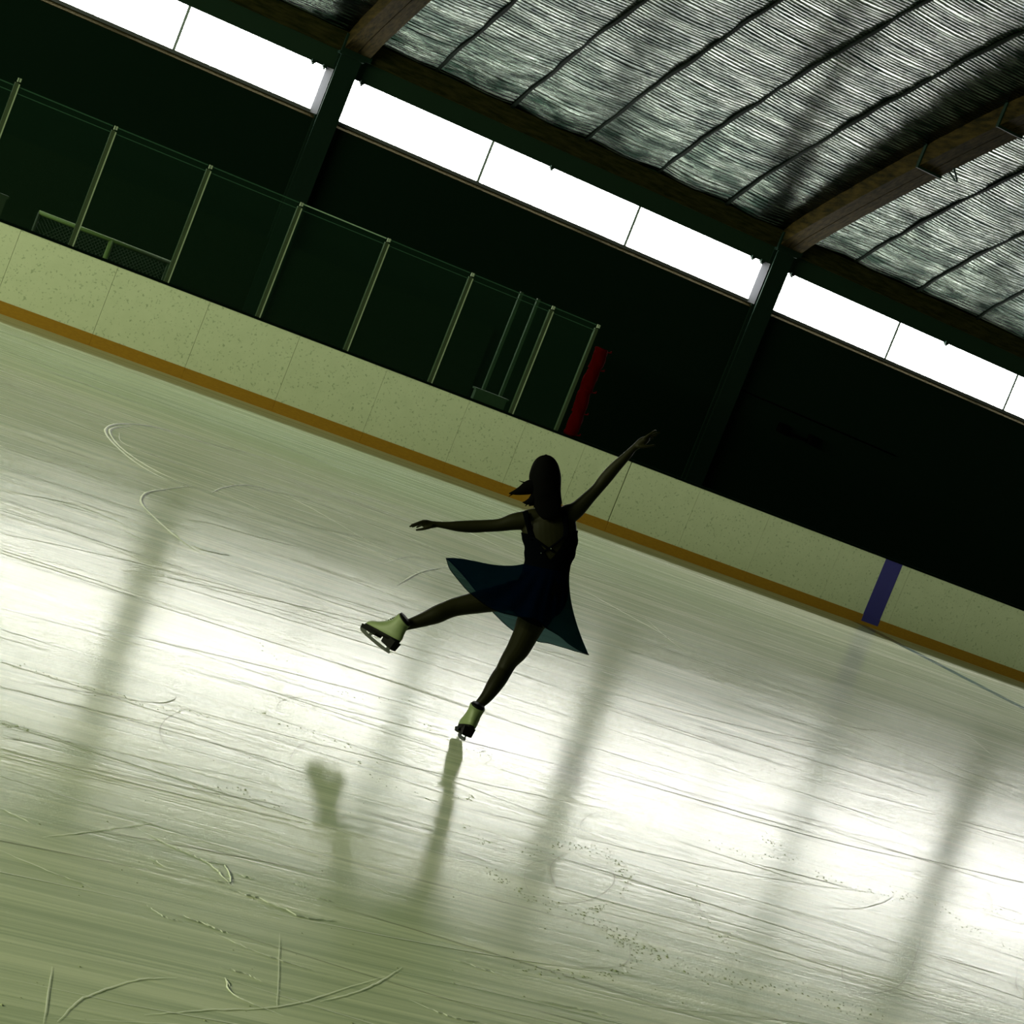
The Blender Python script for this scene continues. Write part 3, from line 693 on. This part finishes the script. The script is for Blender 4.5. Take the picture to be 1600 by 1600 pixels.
# many faint parallel passes along the rink
gb = MB()
for k in range(1300):
    x = random.uniform(1.5, 23); y = random.uniform(5, 24.5); ln = random.uniform(.3, 2.4) * (1+.05*y); a = math.radians(random.gauss(-2, 8)); wd = random.uniform(.0025, .0075)*(1+y*.07)*(.5 if k % 4 == 0 else 1)
    n = 7; cv = random.gauss(0, .05)
    L_, R_ = [], []
    for i in range(n):
        u = (i/(n-1)-.5)*ln; p = Vector((x+u*math.cos(a)-cv*u*u*math.sin(a), y+u*math.sin(a)+cv*u*u*math.cos(a), .0012)); hw = wd*.5*(1-abs(2*i/(n-1)-1)**2+.1)
        L_.append(p+Vector((-math.sin(a), math.cos(a), 0))*hw); R_.append(p-Vector((-math.sin(a), math.cos(a), 0))*hw)
    (gb if k % 4 == 0 else sb).add(L_+R_, [(i, i+1, n+i+1, n+i) for i in range(n-1)])
tag(sb.build('skate_scratches', M['snow']), 'white skate scratches and curves scored across the ice', 'scratches', kind='stuff')
dk = [([(819,1375),(826,1352),(860,1343),(912,1349),(954,1360),(957,1382),(924,1405),(867,1411),(830,1397),(819,1375)], .004), ([(895,1330),(872,1340),(860,1355),(864,1375),(875,1397)], .004), ([(560,1264),(642,1289),(690,1300)], .007), ([(680,1322),(740,1338),(785,1356)], .007),
      ([(910,1300),(908,1285),(930,1270),(970,1270)], .003), ([(980,1450),(982,1500),(940,1512),(860,1505)], .003), ([(0,1062),(80,1072),(160,1085),(245,1098),(275,1090),(263,1080)], .006), ([(0,1150),(40,1158),(80,1163)], .007),
      ([(286,1187),(262,1168),(250,1145),(258,1125),(290,1108),(330,1104)], .003), ([(430,1112),(440,1095),(480,1087),(540,1090)], .003), ([(342,1137),(420,1152),(475,1170)], .004), ([(290,1152),(340,1163),(375,1173)], .004), ([(410,1222),(470,1240)], .005),
      ([(452,1188),(462,1170),(480,1160)], .003), ([(1082,1385),(1090,1415),(1110,1440)], .003), ([(1400,1395),(1380,1410),(1330,1420),(1270,1415)], .004), ([(1446,1443),(1420,1520),(1385,1548),(1300,1555)], .004), ([(1318,1500),(1316,1525),(1330,1550)], .003), ([(1590,1510),(1588,1540),(1600,1560)], .004),
      ([(1490,1400),(1488,1392),(1500,1385),(1540,1392),(1550,1420),(1530,1440)], .003), ([(560,1310),(600,1330),(650,1340)], .003), ([(760,1175),(768,1185),(755,1195)], .003)]
for px, wid in dk: ribbon_ice(gb, px, wid*1.4, .0014, 0)
tag(gb.build('edge_grooves', M['groove']), 'thin dark looping skate grooves cut in the bright ice', 'grooves', kind='stuff')
# crumbs of ice along the passes
cb = MB()
def crumb(px, py, r):
    if py < 200: return
    p = ice(px, py); a0 = random.uniform(0, 6.28); n = 5
    ring_ = [(p.x+r*random.uniform(.6, 1.2)*math.cos(a0+2*math.pi*k/n), p.y+r*random.uniform(.6, 1.2)*math.sin(a0+2*math.pi*k/n), .0005) for k in range(n)]
    cb.add(ring_ + [(p.x, p.y, r*.55)], [(k, (k+1) % n, n) for k in range(n)] + [tuple(range(n))[::-1]])
bands = [([(960,1465),(1000,1480),(1075,1514),(1169,1536),(1262,1555),(1380,1595)], 14, 260), ([(1075,1395),(1110,1450),(1160,1500)], 8, 60), ([(811,1330),(870,1322),(920,1325),(960,1345),(980,1375),(960,1410),(910,1425)], 9, 150), ([(760,1360),(820,1400),(900,1425),(960,1462)], 8, 110), ([(800,1510),(900,1525),(960,1520),(1000,1500)], 8, 80),
         ([(0,1033),(60,1050),(140,1078),(250,1105),(330,1120)], 4, 70), ([(0,1130),(40,1140)], 4, 25), ([(395,1105),(440,1130),(500,1150),(600,1190)], 6, 50), ([(560,1190),(620,1235),(720,1245),(740,1248)], 5, 40), ([(660,1130),(700,1160),(780,1185)], 5, 30), ([(400,1000),(480,1060),(560,1090),(660,1100)], 8, 50),
         ([(1380,1395),(1430,1405),(1520,1450),(1600,1500)], 9, 80), ([(1180,1300),(1280,1370),(1380,1400)], 7, 70), ([(750,1180),(760,1172)], 3, 10), ([(340,1230),(400,1240),(450,1270)], 12, 30), ([(720,1285),(755,1310),(760,1318)], 3, 25), ([(1070,1300),(1150,1330),(1260,1345)], 6, 40), ([(1540,1420),(1600,1450)], 6, 20)]
for path, sp, n in bands:
    q = cr(path, 40)
    for k in range(n):
        a = q[random.randrange(len(q))]; crumb(a[0]+random.gauss(0, 4), a[1]+random.gauss(0, sp*.5), abs(random.gauss(.002, .002))+.0016)
for k in range(260): crumb(random.uniform(0, 1600), random.uniform(1000, 1600), abs(random.gauss(.0015, .0015))+.0012)
tag(cb.build('ice_shavings', M['shaving']), 'dark crumbs of shaved ice scattered along the skate tracks', 'ice shavings', kind='stuff')
